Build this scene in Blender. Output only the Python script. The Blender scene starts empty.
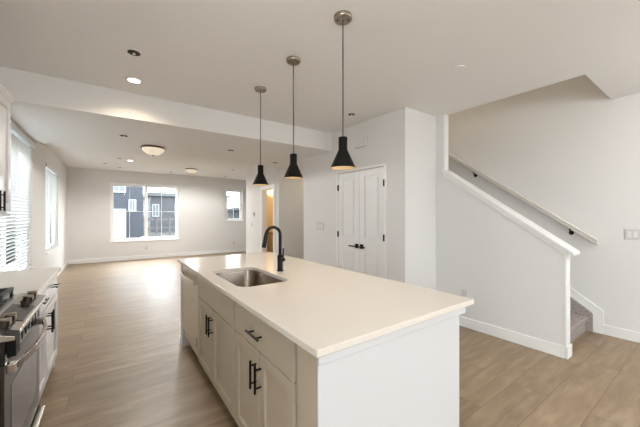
import bpy, bmesh, math, random
from mathutils import Vector, Matrix
random.seed(4)
C = bpy.context.scene.collection
SC = bpy.context.scene
R = math.radians

# ------------------------------------------------------------------ camera, world, large lights, exposure
cam_d = bpy.data.cameras.new('camera')
cam_d.sensor_width = 36.0
cam_d.lens = 294.5 / 640 * 36
cam_d.shift_y = 1.0 / 640
cam_d.clip_start = 0.05
cam_d.clip_end = 300
cam = bpy.data.objects.new('camera', cam_d)
cam.location = (0, 0, 1.40)
cam.rotation_euler = (R(90), 0, R(-35.6))
C.objects.link(cam)
SC.camera = cam

world = bpy.data.worlds.new('daylight')
SC.world = world
world.use_nodes = True
wn = world.node_tree
bg = wn.nodes['Background']
bg.inputs[0].default_value = (0.93, 0.965, 1.0, 1)
bg.inputs[1].default_value = 5.0

SC.view_settings.view_transform = 'Standard'
SC.view_settings.look = 'None'
SC.view_settings.gamma = 1
SC.view_settings.use_curve_mapping = False
SC.view_settings.exposure = 0.88


def area(name, loc, rot, sx, sy, power, col=(1, 1, 1)):
    l = bpy.data.lights.new(name, 'AREA')
    l.shape = 'RECTANGLE'
    l.size, l.size_y = sx, sy
    l.energy = power
    l.color = col
    o = bpy.data.objects.new(name, l)
    o.location = loc
    o.rotation_euler = rot
    C.objects.link(o)
    return o


# area lamps added outside the window openings to strengthen the daylight
area('daylight_patio_glazing', (1.9, -2.95, 1.2), (R(90), 0, 0), 2.0, 2.2, 3, (1.0, 0.97, 0.93))

area('daylight_left_sky', (-3.2, 6.8, 4.0), Vector((0.62, 0, -0.78)).to_track_quat('-Z', 'Y').to_euler(), 7.0, 1.6, 550, (0.95, 0.98, 1.0))
area('daylight_far_sky', (1.2, 13.4, 4.1), Vector((0.0, -0.80, -0.60)).to_track_quat('-Z', 'Y').to_euler(), 5.0, 1.6, 330, (0.96, 0.985, 1.0))
area('daylight_left_fill', (-1.30, -1.15, 1.6), (0, R(-90), 0), 1.0, 1.1, 38, (0.95, 0.98, 1.0))  # added fill through an invented opening, brightens half wall and right wall

# ------------------------------------------------------------------ materials


def mat(name, col, rough=0.5, metal=0.0, bump=0.0, bscale=200.0, emit=None, estr=0.0, spec=0.5, var=0.0, vscale=8.0, coat=0.0):
    m = bpy.data.materials.new(name)
    m.use_nodes = True
    nt = m.node_tree
    b = nt.nodes['Principled BSDF']
    b.inputs['Base Color'].default_value = (*col, 1)
    b.inputs['Roughness'].default_value = rough
    b.inputs['Metallic'].default_value = metal
    b.inputs['Specular IOR Level'].default_value = spec
    b.inputs['Coat Weight'].default_value = coat
    tc = nt.nodes.new('ShaderNodeTexCoord')
    if var > 0:
        n = nt.nodes.new('ShaderNodeTexNoise')
        n.inputs['Scale'].default_value = vscale
        n.inputs['Detail'].default_value = 4
        nt.links.new(tc.outputs['Object'], n.inputs['Vector'])
        mx = nt.nodes.new('ShaderNodeMix')
        mx.data_type = 'RGBA'
        mx.inputs[6].default_value = (*[c * (1 - var) for c in col], 1)
        mx.inputs[7].default_value = (*[min(1, c * (1 + var)) for c in col], 1)
        nt.links.new(n.outputs['Fac'], mx.inputs[0])
        nt.links.new(mx.outputs[2], b.inputs['Base Color'])
    if bump > 0:
        n = nt.nodes.new('ShaderNodeTexNoise')
        n.inputs['Scale'].default_value = bscale
        n.inputs['Detail'].default_value = 3
        nt.links.new(tc.outputs['Object'], n.inputs['Vector'])
        bp = nt.nodes.new('ShaderNodeBump')
        bp.inputs['Strength'].default_value = bump
        bp.inputs['Distance'].default_value = 0.002
        nt.links.new(n.outputs['Fac'], bp.inputs['Height'])
        nt.links.new(bp.outputs[0], b.inputs['Normal'])
    if emit:
        b.inputs['Emission Color'].default_value = (*emit, 1)
        b.inputs['Emission Strength'].default_value = estr
    return m


M = {}
M['wall'] = mat('wall_paint', (0.795, 0.785, 0.77), 0.62, bump=0.12, bscale=160, spec=0.25)
M['ceil'] = mat('ceiling_paint', (0.86, 0.85, 0.835), 0.8, bump=0.15, bscale=120, spec=0.2)
M['trim'] = mat('white_trim', (0.90, 0.90, 0.89), 0.35)
M['door'] = mat('white_door_paint', (0.86, 0.855, 0.84), 0.4)
M['panel'] = mat('island_panel_paint', (0.67, 0.665, 0.675), 0.45)
M['cab'] = mat('cabinet_paint', (0.53, 0.45, 0.345), 0.42)
M['cab_left'] = mat('white_cabinet_paint', (0.80, 0.79, 0.80), 0.22)
M['cab_in'] = mat('cabinet_interior', (0.55, 0.5, 0.43), 0.6)
M['toe'] = mat('toe_kick', (0.10, 0.085, 0.07), 0.6)
M['quartz'] = mat('warm_white_quartz', (0.77, 0.71, 0.64), 0.16, var=0.03, vscale=60, spec=0.5)
M['black'] = mat('matte_black_metal', (0.012, 0.011, 0.011), 0.38, metal=0.6)
M['shade_black'] = mat('satin_black_enamel', (0.007, 0.006, 0.005), 0.45, spec=0.15)
M['shade_in'] = mat('cream_shade_lining', (0.85, 0.72, 0.52), 0.5)
M['nickel'] = mat('brushed_nickel', (0.36, 0.31, 0.255), 0.32, metal=0.9)
M['bronze'] = mat('aged_brass', (0.22, 0.15, 0.075), 0.35, metal=0.8)
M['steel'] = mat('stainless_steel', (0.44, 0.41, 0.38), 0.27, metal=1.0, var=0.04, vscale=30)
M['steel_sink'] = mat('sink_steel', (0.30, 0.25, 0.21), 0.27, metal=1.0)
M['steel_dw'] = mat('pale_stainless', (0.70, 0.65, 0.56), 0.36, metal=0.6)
M['iron'] = mat('cast_iron', (0.045, 0.043, 0.042), 0.5, bump=0.3, bscale=300)
M['enamel'] = mat('black_enamel', (0.012, 0.012, 0.013), 0.15)
M['blackglass'] = mat('black_glass', (0.008, 0.008, 0.009), 0.08)
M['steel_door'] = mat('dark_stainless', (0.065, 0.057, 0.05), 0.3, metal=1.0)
M['display'] = mat('dark_display', (0.006, 0.006, 0.006), 0.45, spec=0.12)
M['ovenglass'] = mat('smoked_oven_glass', (0.055, 0.048, 0.042), 0.18, spec=1.0, metal=0.9)
M['plastic'] = mat('white_plastic', (0.80, 0.80, 0.78), 0.4)
M['plate'] = mat('cover_plate_plastic', (0.66, 0.655, 0.64), 0.4)
M['slot'] = mat('dark_slot', (0.06, 0.06, 0.06), 0.6)
M['dark'] = mat('dark_recess', (0.03, 0.027, 0.025), 0.7)
M['vinyl'] = mat('white_vinyl', (0.92, 0.925, 0.93), 0.35)
M['rail'] = mat('painted_rail', (0.80, 0.76, 0.71), 0.35)
M['dome'] = mat('alabaster_glass', (0.70, 0.62, 0.52), 0.3, var=0.12, vscale=14, emit=(1.0, 0.86, 0.66), estr=0.28)
M['lens'] = mat('lit_lens', (0.9, 0.9, 0.9), 0.4, emit=(1.0, 0.9, 0.74), estr=5.0)
M['bulb'] = mat('lit_bulb', (0.9, 0.9, 0.9), 0.4, emit=(1.0, 0.78, 0.5), estr=3.0)
M['siding_blue'] = mat('slate_blue_siding', (0.045, 0.050, 0.062), 0.7)
M['siding_white'] = mat('white_siding', (0.34, 0.35, 0.36), 0.7)
M['siding_grey'] = mat('grey_siding', (0.085, 0.087, 0.092), 0.7)
M['roof'] = mat('grey_roof', (0.14, 0.145, 0.15), 0.8)
M['win_dark'] = mat('reflective_window', (0.12, 0.14, 0.16), 0.15)
M['rock'] = mat('pale_gravel', (0.09, 0.085, 0.08), 0.9, var=0.5, vscale=6)
M['fence'] = mat('dark_fence', (0.13, 0.12, 0.12), 0.7)
M['bath'] = mat('tan_bath_paint', (0.62, 0.49, 0.30), 0.6)
M['vanity'] = mat('brown_vanity', (0.35, 0.22, 0.15), 0.5)


def carpet_mat():
    m = mat('carpet', (0.36, 0.31, 0.28), 0.95, spec=0.1)
    nt = m.node_tree
    b = nt.nodes['Principled BSDF']
    tc = [n for n in nt.nodes if n.type == 'TEX_COORD'][0]
    n = nt.nodes.new('ShaderNodeTexNoise')
    n.inputs['Scale'].default_value = 75
    n.inputs['Detail'].default_value = 6
    n.inputs['Roughness'].default_value = 0.8
    nt.links.new(tc.outputs['Object'], n.inputs['Vector'])
    cr = nt.nodes.new('ShaderNodeValToRGB')
    cr.color_ramp.elements[0].position = 0.36
    cr.color_ramp.elements[0].color = (0.17, 0.14, 0.125, 1)
    cr.color_ramp.elements[1].position = 0.64
    cr.color_ramp.elements[1].color = (0.58, 0.53, 0.50, 1)
    nt.links.new(n.outputs['Fac'], cr.inputs[0])
    nt.links.new(cr.outputs[0], b.inputs['Base Color'])
    bp = nt.nodes.new('ShaderNodeBump')
    bp.inputs['Strength'].default_value = 0.8
    bp.inputs['Distance'].default_value = 0.006
    nt.links.new(n.outputs['Fac'], bp.inputs['Height'])
    nt.links.new(bp.outputs[0], b.inputs['Normal'])
    return m


def floor_mat():
    m = mat('oak_plank_floor', (0.4, 0.3, 0.2), 0.34, spec=0.6)
    nt = m.node_tree
    b = nt.nodes['Principled BSDF']
    L = nt.links.new
    tc = [n for n in nt.nodes if n.type == 'TEX_COORD'][0]
    br = nt.nodes.new('ShaderNodeTexBrick')
    br.offset = 0.37
    br.offset_frequency = 2
    br.inputs['Color1'].default_value = (0, 0, 0, 1)
    br.inputs['Color2'].default_value = (1, 1, 1, 1)
    br.inputs['Mortar'].default_value = (0.5, 0.5, 0.5, 1)
    br.inputs['Scale'].default_value = 1.0
    br.inputs['Mortar Size'].default_value = 0.0022
    br.inputs['Mortar Smooth'].default_value = 0.1
    br.inputs['Bias'].default_value = 0
    br.inputs['Brick Width'].default_value = 1.5
    br.inputs['Row Height'].default_value = 0.24
    ms = nt.nodes.new('ShaderNodeMapping')
    ms.inputs['Location'].default_value = (0.25, -0.10, 0)
    L(tc.outputs['Object'], ms.inputs['Vector'])
    L(ms.outputs[0], br.inputs['Vector'])
    # grain stretched along the plank, shifted per plank
    sep = nt.nodes.new('ShaderNodeVectorMath')
    sep.operation = 'MULTIPLY_ADD'
    L(br.outputs['Color'], sep.inputs[0])
    sep.inputs[1].default_value = (13, 29, 7)
    L(tc.outputs['Object'], sep.inputs[2])
    mp = nt.nodes.new('ShaderNodeMapping')
    mp.inputs['Scale'].default_value = (1.7, 9, 1)
    L(sep.outputs[0], mp.inputs['Vector'])
    n1 = nt.nodes.new('ShaderNodeTexNoise')
    n1.inputs['Scale'].default_value = 1.3
    n1.inputs['Detail'].default_value = 7
    n1.inputs['Roughness'].default_value = 0.6
    n1.inputs['Distortion'].default_value = 0.6
    L(mp.outputs[0], n1.inputs['Vector'])
    cr = nt.nodes.new('ShaderNodeValToRGB')
    e = cr.color_ramp.elements
    e[0].position = 0.34
    e[0].color = (0.240, 0.165, 0.098, 1)
    e[1].position = 0.68
    e[1].color = (0.385, 0.285, 0.185, 1)
    k = e.new(0.5)
    k.color = (0.30, 0.210, 0.128, 1)
    L(n1.outputs['Fac'], cr.inputs[0])
    hv = nt.nodes.new('ShaderNodeHueSaturation')
    mr = nt.nodes.new('ShaderNodeMapRange')
    mr.inputs[3].default_value = 0.93
    mr.inputs[4].default_value = 1.07
    L(br.outputs['Color'], mr.inputs[0])
    L(mr.outputs[0], hv.inputs['Value'])
    L(cr.outputs[0], hv.inputs['Color'])
    mx = nt.nodes.new('ShaderNodeMix')
    mx.data_type = 'RGBA'
    L(br.outputs['Fac'], mx.inputs[0])
    L(hv.outputs[0], mx.inputs[6])
    mx.inputs[7].default_value = (0.17, 0.12, 0.08, 1)
    L(mx.outputs[2], b.inputs['Base Color'])
    rr = nt.nodes.new('ShaderNodeMapRange')
    rr.inputs[3].default_value = 0.30
    rr.inputs[4].default_value = 0.46
    L(n1.outputs['Fac'], rr.inputs[0])
    L(rr.outputs[0], b.inputs['Roughness'])
    bp = nt.nodes.new('ShaderNodeBump')
    bp.inputs['Strength'].default_value = 0.12
    bp.inputs['Distance'].default_value = 0.002
    L(n1.outputs['Fac'], bp.inputs['Height'])
    L(bp.outputs[0], b.inputs['Normal'])
    return m


def glass_mat():
    m = bpy.data.materials.new('window_glass')
    m.use_nodes = True
    nt = m.node_tree
    nt.nodes.remove(nt.nodes['Principled BSDF'])
    out = nt.nodes['Material Output']
    t = nt.nodes.new('ShaderNodeBsdfTransparent')
    t.inputs[0].default_value = (0.93, 0.96, 0.97, 1)
    g = nt.nodes.new('ShaderNodeBsdfGlossy')
    g.inputs['Roughness'].default_value = 0.02
    f = nt.nodes.new('ShaderNodeFresnel')
    f.inputs[0].default_value = 1.07
    mx = nt.nodes.new('ShaderNodeMixShader')
    nt.links.new(f.outputs[0], mx.inputs[0])
    nt.links.new(t.outputs[0], mx.inputs[1])
    nt.links.new(g.outputs[0], mx.inputs[2])
    nt.links.new(mx.outputs[0], out.inputs[0])
    return m


def slat_mat():
    m = mat('white_blind_vinyl', (0.86, 0.88, 0.88), 0.4)
    nt = m.node_tree
    out = nt.nodes['Material Output']
    t = nt.nodes.new('ShaderNodeBsdfTranslucent')
    t.inputs[0].default_value = (0.9, 0.94, 0.95, 1)
    mx = nt.nodes.new('ShaderNodeMixShader')
    mx.inputs[0].default_value = 0.14
    nt.links.new(nt.nodes['Principled BSDF'].outputs[0], mx.inputs[1])
    nt.links.new(t.outputs[0], mx.inputs[2])
    nt.links.new(mx.outputs[0], out.inputs[0])
    return m


M['slat'] = slat_mat()
M['carpet'] = carpet_mat()
M['floor'] = floor_mat()
M['glass'] = glass_mat()

# ------------------------------------------------------------------ helpers


def wloc(o):
    v = Vector((0, 0, 0))
    while o is not None:
        v += Vector(o.location)
        o = o.parent
    return v


class MB:
    def __init__(s):
        s.bm = bmesh.new()

    def box(s, x0, y0, z0, x1, y1, z1):
        v = [s.bm.verts.new(p) for p in ((x0, y0, z0), (x1, y0, z0), (x1, y1, z0), (x0, y1, z0),
                                         (x0, y0, z1), (x1, y0, z1), (x1, y1, z1), (x0, y1, z1))]
        for f in ((3, 2, 1, 0), (4, 5, 6, 7), (0, 1, 5, 4), (1, 2, 6, 5), (2, 3, 7, 6), (3, 0, 4, 7)):
            s.bm.faces.new([v[i] for i in f])
        return s

    def prism(s, poly, axis, a, b):
        """poly of 2-D points extruded along axis ('x': (y,z), 'y': (x,z), 'z': (x,y)) from a to b"""
        def P(p, t):
            return {'x': (t, p[0], p[1]), 'y': (p[0], t, p[1]), 'z': (p[0], p[1], t)}[axis]
        A = [s.bm.verts.new(P(p, a)) for p in poly]
        B = [s.bm.verts.new(P(p, b)) for p in poly]
        n = len(poly)
        s.bm.faces.new(A)
        s.bm.faces.new(B)
        for i in range(n):
            s.bm.faces.new((A[i], A[(i + 1) % n], B[(i + 1) % n], B[i]))
        return s

    def tube(s, pts, rad, n=14, caps=True):
        pts = [Vector(p) for p in pts]
        if not isinstance(rad, (list, tuple)):
            rad = [rad] * len(pts)
        rings = []
        up = None
        for i, p in enumerate(pts):
            t = (pts[min(i + 1, len(pts) - 1)] - pts[max(i - 1, 0)]).normalized()
            if up is None:
                up = Vector((0, 0, 1)) if abs(t.z) < 0.9 else Vector((1, 0, 0))
            a = (up - t * up.dot(t)).normalized()
            up = a
            b = t.cross(a)
            rings.append([s.bm.verts.new(p + (a * math.cos(2 * math.pi * k / n) + b * math.sin(2 * math.pi * k / n)) * rad[i]) for k in range(n)])
        for r0, r1 in zip(rings, rings[1:]):
            for k in range(n):
                s.bm.faces.new((r0[k], r0[(k + 1) % n], r1[(k + 1) % n], r1[k]))
        if caps:
            s.bm.faces.new(rings[0])
            s.bm.faces.new(rings[-1])
        return s

    def lathe(s, prof, cx=0, cy=0, n=32, close=True):
        rings = []
        for r, z in prof:
            if r < 1e-6:
                rings.append([s.bm.verts.new((cx, cy, z))])
            else:
                rings.append([s.bm.verts.new((cx + r * math.cos(2 * math.pi * k / n), cy + r * math.sin(2 * math.pi * k / n), z)) for k in range(n)])
        for a, b in zip(rings, rings[1:]):
            for k in range(n):
                q = [a[k % len(a)], a[(k + 1) % len(a)], b[(k + 1) % len(b)], b[k % len(b)]]
                u = []
                for w in q:
                    if w not in u:
                        u.append(w)
                if len(u) > 2:
                    s.bm.faces.new(u)
        return s

    def loops(s, rings, cap0=False, cap1=False):
        vs = [[s.bm.verts.new(p) for p in r] for r in rings]
        for a, b in zip(vs, vs[1:]):
            n = len(a)
            for k in range(n):
                s.bm.faces.new((a[k], a[(k + 1) % n], b[(k + 1) % n], b[k]))
        if cap0:
            s.bm.faces.new(vs[0])
        if cap1:
            s.bm.faces.new(vs[-1])
        return s

    def build(s, name, material, parent=None, bevel=0.0, smooth=False, seg=2, local=False):
        bmesh.ops.recalc_face_normals(s.bm, faces=s.bm.faces)
        if parent is not None and not local:
            bmesh.ops.translate(s.bm, verts=s.bm.verts, vec=-wloc(parent))
        if smooth:
            for f in s.bm.faces:
                f.smooth = True
            for e in s.bm.edges:
                if len(e.link_faces) == 2 and e.calc_face_angle(0) > R(38):
                    e.smooth = False
        me = bpy.data.meshes.new(name)
        s.bm.to_mesh(me)
        s.bm.free()
        o = bpy.data.objects.new(name, me)
        me.materials.append(material)
        C.objects.link(o)
        if parent is not None:
            o.parent = parent
        if bevel:
            b = o.modifiers.new('bevel', 'BEVEL')
            b.width = bevel
            b.segments = seg
            b.limit_method = 'ANGLE'
            b.angle_limit = R(40)
        return o


def thing(name, label, cat, loc=(0, 0, 0), group=None):
    o = bpy.data.objects.new(name, None)
    o.empty_display_size = 0.1
    o.location = loc
    C.objects.link(o)
    tag(o, label, cat, group)
    return o


def tag(o, label, cat, group=None):
    o['label'] = label
    o['category'] = cat
    if group:
        o['group'] = group
    return o


def struct(o, label=None):
    o['kind'] = 'structure'
    if label:
        o['label'] = label
    return o


def sempty(name, loc, label=None):
    o = bpy.data.objects.new(name, None)
    o.location = loc
    C.objects.link(o)
    return struct(o, label)


def kids(o):
    return [c for c in bpy.data.objects if c.parent == o]


def copy_tree(o, parent=None):
    c = o.copy()
    C.objects.link(c)
    c.parent = parent
    for ch in kids(o):
        copy_tree(ch, c)
    return c


def light(name, kind, loc, power, col, parent=None, rot=(0, 0, 0), size=0.05, spot=None, blend=0.5):
    l = bpy.data.lights.new(name, kind)
    l.energy = power
    l.color = col
    l.shadow_soft_size = size
    if spot:
        l.spot_size = R(spot)
        l.spot_blend = blend
    o = bpy.data.objects.new(name, l)
    o.rotation_euler = rot
    o.location = loc
    C.objects.link(o)
    if parent is not None:
        o.parent = parent
        o.location = Vector(loc) - wloc(parent)
    return o


def wall_with_holes(mb, plane, at0, at1, a0, a1, z0, z1, holes):
    """wall slab normal to plane ('x' or 'y'), thickness at0..at1, spanning a0..a1, with rectangular holes (b0,b1,h0,h1)"""
    def bx(p0, p1, q0, q1):
        if p1 - p0 < 1e-5 or q1 - q0 < 1e-5:
            return
        if plane == 'x':
            mb.box(at0, p0, q0, at1, p1, q1)
        else:
            mb.box(p0, at0, q0, p1, at1, q1)
    cur = a0
    for (b0, b1, h0, h1) in sorted(holes):
        bx(cur, b0, z0, z1)
        bx(b0, b1, z0, h0)
        bx(b0, b1, h1, z1)
        cur = b1
    bx(cur, a1, z0, z1)
    return mb


# ------------------------------------------------------------------ the room
CE, LOW = 2.725, 2.44
XL, XR = -0.955, 4.705          # left wall, right wall
YB, YF = -2.6, 10.80            # wall behind the camera, far wall
XD = 2.96                       # pantry door wall
XS0, XS1 = 3.605, 3.685         # stair half wall
YP = 2.335                      # pantry front face

struct(MB().box(-1.1, -2.75, -0.06, 5.6, 10.95, 0.0).build('floor', M['floor']), 'oak plank floor running across the room')

mb = MB()                        # kitchen and living ceilings with the stair opening left free
mb.box(-1.1, YB - 0.1, CE, 3.66, 3.80, CE + 0.25)
mb.box(3.66, YB - 0.1, CE, 4.85, 0.805, CE + 0.25)
mb.box(-1.1, 5.90, CE, 5.6, 10.95, CE + 0.25)
mb.build('ceiling', M['ceil'])
struct(bpy.data.objects['ceiling'])
struct(MB().box(-1.1, 3.80, LOW, 3.66, 5.90, CE + 0.25).box(3.66, 4.66, LOW, 5.6, 5.90, CE + 0.25).build('ceiling_soffit', M['ceil']), 'dropped ceiling band between kitchen and living room')

W1 = (4.15, 5.86, 0.66, 2.40)    # left wall windows (y0,y1,z0,z1)
W2 = (7.38, 9.00, 0.68, 2.36)
W3 = (0.02, 1.90, 0.585, 2.36)  # far wall windows (x0,x1,z0,z1)
W4 = (3.46, 4.12, 1.17, 2.33)
W0 = (-1.7, -0.6, 1.05, 2.15)    # added unseen opening on the left, behind the viewer, letting in fill light
W5 = (1.6, 2.9, 0.06, 2.15)     # glazing behind the camera
struct(wall_with_holes(MB(), 'x', XL - 0.15, XL, YB, YF + 0.15, 0, CE, [W0, W1, W2]).build('wall_left', M['wall']))
struct(wall_with_holes(MB(), 'y', YF, YF + 0.15, XL, 5.6, 0, CE, [W3, W4]).build('wall_far', M['wall']))
struct(wall_with_holes(MB(), 'y', YB - 0.15, YB, XL, XR, 0, CE, [W5]).build('wall_back', M['wall']))
struct(MB().box(XR, YB, 0, XR + 0.14, 4.74, 5.3).build('wall_right', M['wall']))
struct(MB().box(5.45, 8.0, 0, 5.6, YF, CE).build('wall_living_right', M['wall']))
# pantry block: front face, door side (opening for the double door), back
mb = MB()
mb.box(XD + 0.12, YP, 0, XS0, YP + 0.12, CE)
wall_with_holes(mb, 'x', XD, XD + 0.12, YP, 4.66, 0, CE, [(2.635, 3.675, 0, 2.075)])
struct(mb.build('wall_pantry', M['wall']))
struct(MB().box(XD + 0.12, 4.54, 0, XS0, 4.66, CE).build('wall_pantry_back', M['wall']))
struct(MB().box(XS0, 4.70, 0, 5.0, 4.78, LOW).build('wall_hall_side', M['wall']))
struct(MB().box(XS0, 2.22, 0, XS1, 4.70, CE).build('wall_stairwell_side', M['wall']))
# bathroom / hall block
mb = MB()
wall_with_holes(mb, 'x', 3.15, 3.27, 6.02, 7.99, 0, CE, [(6.275, 6.905, 0, 2.03)])
mb.box(3.27, 6.02, 0, 5.6, 6.14, CE)
mb.box(3.27, 7.87, 0, 5.6, 7.99, CE)
struct(mb.build('wall_hall', M['wall']))
struct(MB().box(5.0, 4.70, 0, 5.12, 6.02, LOW).build('wall_hall_end', M['wall']))
mb = MB()                        # tan bathroom shell inside the block
mb.box(3.272, 7.85, 0, 4.9, 7.868, 2.42)
mb.box(3.272, 6.142, 0, 4.9, 6.16, 2.42)
mb.box(4.88, 6.16, 0, 4.9, 7.85, 2.42)
struct(mb.build('wall_bathroom', M['bath']))
struct(MB().box(3.272, 6.142, 2.42, 4.9, 7.868, 2.46).build('ceiling_bathroom', M['ceil']))
# stairwell above the ceiling
mb = MB()
mb.box(3.54, 0.68, CE + 0.25, 3.66, 4.74, 5.3)
mb.box(3.66, 0.68, CE + 0.25, XR, 0.805, 5.3)
mb.box(3.66, 4.62, LOW + 0.285, XR, 4.74, 5.3)
struct(mb.build('wall_stairwell', M['wall']))
struct(MB().box(3.54, 0.68, 5.3, 4.85, 4.74, 5.4).build('ceiling_stairwell', M['ceil']))
# half wall beside the stairs
SL = 0.707                       # slope of the stairs
mb = MB()
mb.prism([(0.945, 0), (2.22, 0), (2.22, 1.06 + SL * (2.22 - 0.945)), (0.945, 1.06)], 'x', XS0, XS1 + 0.03)
struct(mb.build('wall_stair', M['wall']), 'sloping half wall beside the carpeted stairs')
# cap, apron and end boards of the half wall
mb = MB()


def zc(y):
    return 1.065 + SL * (y - 0.945)


mb.prism([(0.865, zc(0.865)), (2.22, zc(2.22)), (2.22, zc(2.22) + 0.030), (0.865, zc(0.865) + 0.030)], 'x', XS0 - 0.045, XS1 + 0.075)
mb.prism([(0.925, zc(0.925) - 0.055), (2.22, zc(2.22) - 0.055), (2.22, zc(2.22)), (0.925, zc(0.925))], 'x', XS0 - 0.018, XS0)
struct(mb.build('trim_1', M['trim'], bevel=0.004), 'white sloping cap on the stair half wall')
mb = MB().box(XS0 - 0.004, 0.93, 0, XS1 + 0.034, 0.945, 1.045)
struct(mb.build('trim_2', M['trim'], bevel=0.002), 'white end board of the stair half wall')
mb = MB().box(XS0 - 0.002, 2.202, zc(2.2) + 0.04, XS1 + 0.004, 2.22, CE)
struct(mb.build('trim_3', M['trim'], bevel=0.002), 'white upright board above the stair half wall')


def baseboard(name, boxes, h=0.115):
    mb = MB()
    for x0, y0, x1, y1 in boxes:
        mb.box(x0, y0, 0, x1, y1, h)
    return struct(mb.build(name, M['trim'], bevel=0.004))


T = 0.014
baseboard('baseboard_far', [(XL + T, YF - T, 5.45, YF)])
baseboard('baseboard_left', [(XL, 3.66, XL + T, YF)])
baseboard('baseboard_stair', [(XS0 - T, 0.945, XS0, YP - T), (XS0 - T, 0.916, XS1 + 0.03 + T, 0.93)], 0.12)
baseboard('baseboard_pantry', [(XD - T, YP - T, XS0 - T, YP), (XD - T, YP, XD, 2.60), (XD - T, 3.71, XD, 4.66)])
baseboard('baseboard_right', [(XR - T, YB, XR, 0.876)])
baseboard('baseboard_hall', [(3.15 - T, 6.02 - T, 5.0, 6.02), (3.15 - T, 6.02, 3.15, 6.19), (3.15 - T, 6.99, 3.15, 8.0)])
# skirt board climbing the right wall
mb = MB()
mb.prism([(0.876, 0), (1.3, 0), (4.5, 0.28 + 0.75 * (4.5 - 0.90) - 0.33), (4.5, 0.27 + SL * (4.5 - 0.876)), (0.876, 0.265)], 'x', XR - T, XR)
mb.prism([(0.870, 0.10), (0.876, 0.10), (0.876, 0.265), (4.5, 0.265 + SL * (4.5 - 0.876)), (4.5, 0.275 + SL * (4.5 - 0.876)), (0.870, 0.272)], 'x', XR - T - 0.006, XR)
struct(mb.build('trim_4', M['trim'], bevel=0.002), 'white skirt board rising with the stairs on the right wall')


# ------------------------------------------------------------------ windows
def sash(mb, plane, at0, at1, a0, a1, z0, z1, w):
    def bx(p0, p1, q0, q1):
        if plane == 'x':
            mb.box(at0, p0, q0, at1, p1, q1)
        else:
            mb.box(p0, at0, q0, p1, at1, q1)
    bx(a0, a0 + w, z0, z1)
    bx(a1 - w, a1, z0, z1)
    bx(a0 + w, a1 - w, z0, z0 + w)
    bx(a0 + w, a1 - w, z1 - w, z1)


def window(name, plane, inner, sign, span, split=None, label=None, muntins=()):
    """inner: coordinate of the inner wall face; sign: +1 when outside is in the + direction"""
    a0, a1, z0, z1 = span
    d0 = inner + sign * 0.06
    d1 = inner + sign * 0.14
    lo, hi = min(d0, d1), max(d0, d1)
    base = (inner, (a0 + a1) / 2, z0) if plane == 'x' else ((a0 + a1) / 2, inner, z0)
    w = sempty(name, base, label)
    mb = MB()
    sash(mb, plane, lo, hi, a0, a1, z0, z1, 0.035)
    if split == 'v':
        mid = (a0 + a1) / 2
        mlo, mhi = (lo - 0.012, lo + 0.012) if sign > 0 else (hi - 0.012, hi + 0.012)
        if plane == 'x':
            mb.box(mlo, mid - 0.042, z0 + 0.03, mhi, mid + 0.042, z1 - 0.03)
        else:
            mb.box(mid - 0.042, mlo, z0 + 0.03, mid + 0.042, mhi, z1 - 0.03)
    mb.build('window_frame', M['vinyl'], w, bevel=0.003)
    parts = []
    i = 0.035
    if split == 'v':
        m = (a0 + a1) / 2
        parts = [(a0 + i, m + 0.02, z0 + i, z1 - i), (m - 0.02, a1 - i, z0 + i, z1 - i)]
    elif split == 'h':
        m = (z0 + z1) / 2
        parts = [(a0 + i, a1 - i, z0 + i, m + 0.02), (a0 + i, a1 - i, m - 0.02, z1 - i)]
    else:
        parts = [(a0 + i, a1 - i, z0 + i, z1 - i)]
    for k, (p0, p1, q0, q1) in enumerate(parts):
        c = (lo + hi) / 2 + (0.013 if k else -0.013)
        mb = MB()
        sash(mb, plane, c - 0.012, c + 0.012, p0, p1, q0, q1, 0.052)
        if 'v' in muntins:
            mm = (p0 + p1) / 2
            if plane == 'x':
                mb.box(c - 0.004, mm - 0.007, q0, c + 0.004, mm + 0.007, q1)
            else:
                mb.box(mm - 0.007, c - 0.004, q0, mm + 0.007, c + 0.004, q1)
        if 'h' in muntins:
            mm = (q0 + q1) / 2 + 0.02
            if plane == 'x':
                mb.box(c - 0.004, p0, mm - 0.007, c + 0.004, p1, mm + 0.007)
            else:
                mb.box(p0, c - 0.004, mm - 0.007, p1, c + 0.004, mm + 0.007)
        s = mb.build('sash', M['vinyl'], w, bevel=0.002)
        mb = MB()
        g = 0.04
        if plane == 'x':
            mb.box(c - 0.002, p0 + g, q0 + g, c + 0.002, p1 - g, q1 - g)
        else:
            mb.box(p0 + g, c - 0.002, q0 + g, p1 - g, c + 0.002, q1 - g)
        mb.build('pane', M['glass'], s)
    mb = MB()
    s0, s1 = sorted((inner - sign * 0.025, inner + sign * 0.058))
    if plane == 'x':
        mb.box(s0, a0 - 0.02, z0 - 0.02, s1, a1 + 0.02, z0 + 0.004)
    else:
        mb.box(a0 - 0.02, s0, z0 - 0.02, a1 + 0.02, s1, z0 + 0.004)
    mb.build('window_sill', M['trim'], w, bevel=0.003)
    return w


window('window_1', 'x', XL, -1, W1, 'v', 'window behind the blind on the near left wall')
window('window_2', 'x', XL, -1, W2, 'v', 'window behind the blind on the far left wall')
window('window_3', 'y', YF, 1, W3, 'v', 'wide sliding window in the far wall', ('v', 'h'))
window('window_4', 'y', YF, 1, W4, 'h', 'small high window at the right of the far wall', ('v',))
window('window_6', 'x', XL, -1, W0, 'v', 'added unseen window on the left behind the viewer, letting in fill light')
window('window_5', 'y', YB, -1, W5, 'v', 'glazing behind the viewer')

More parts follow.
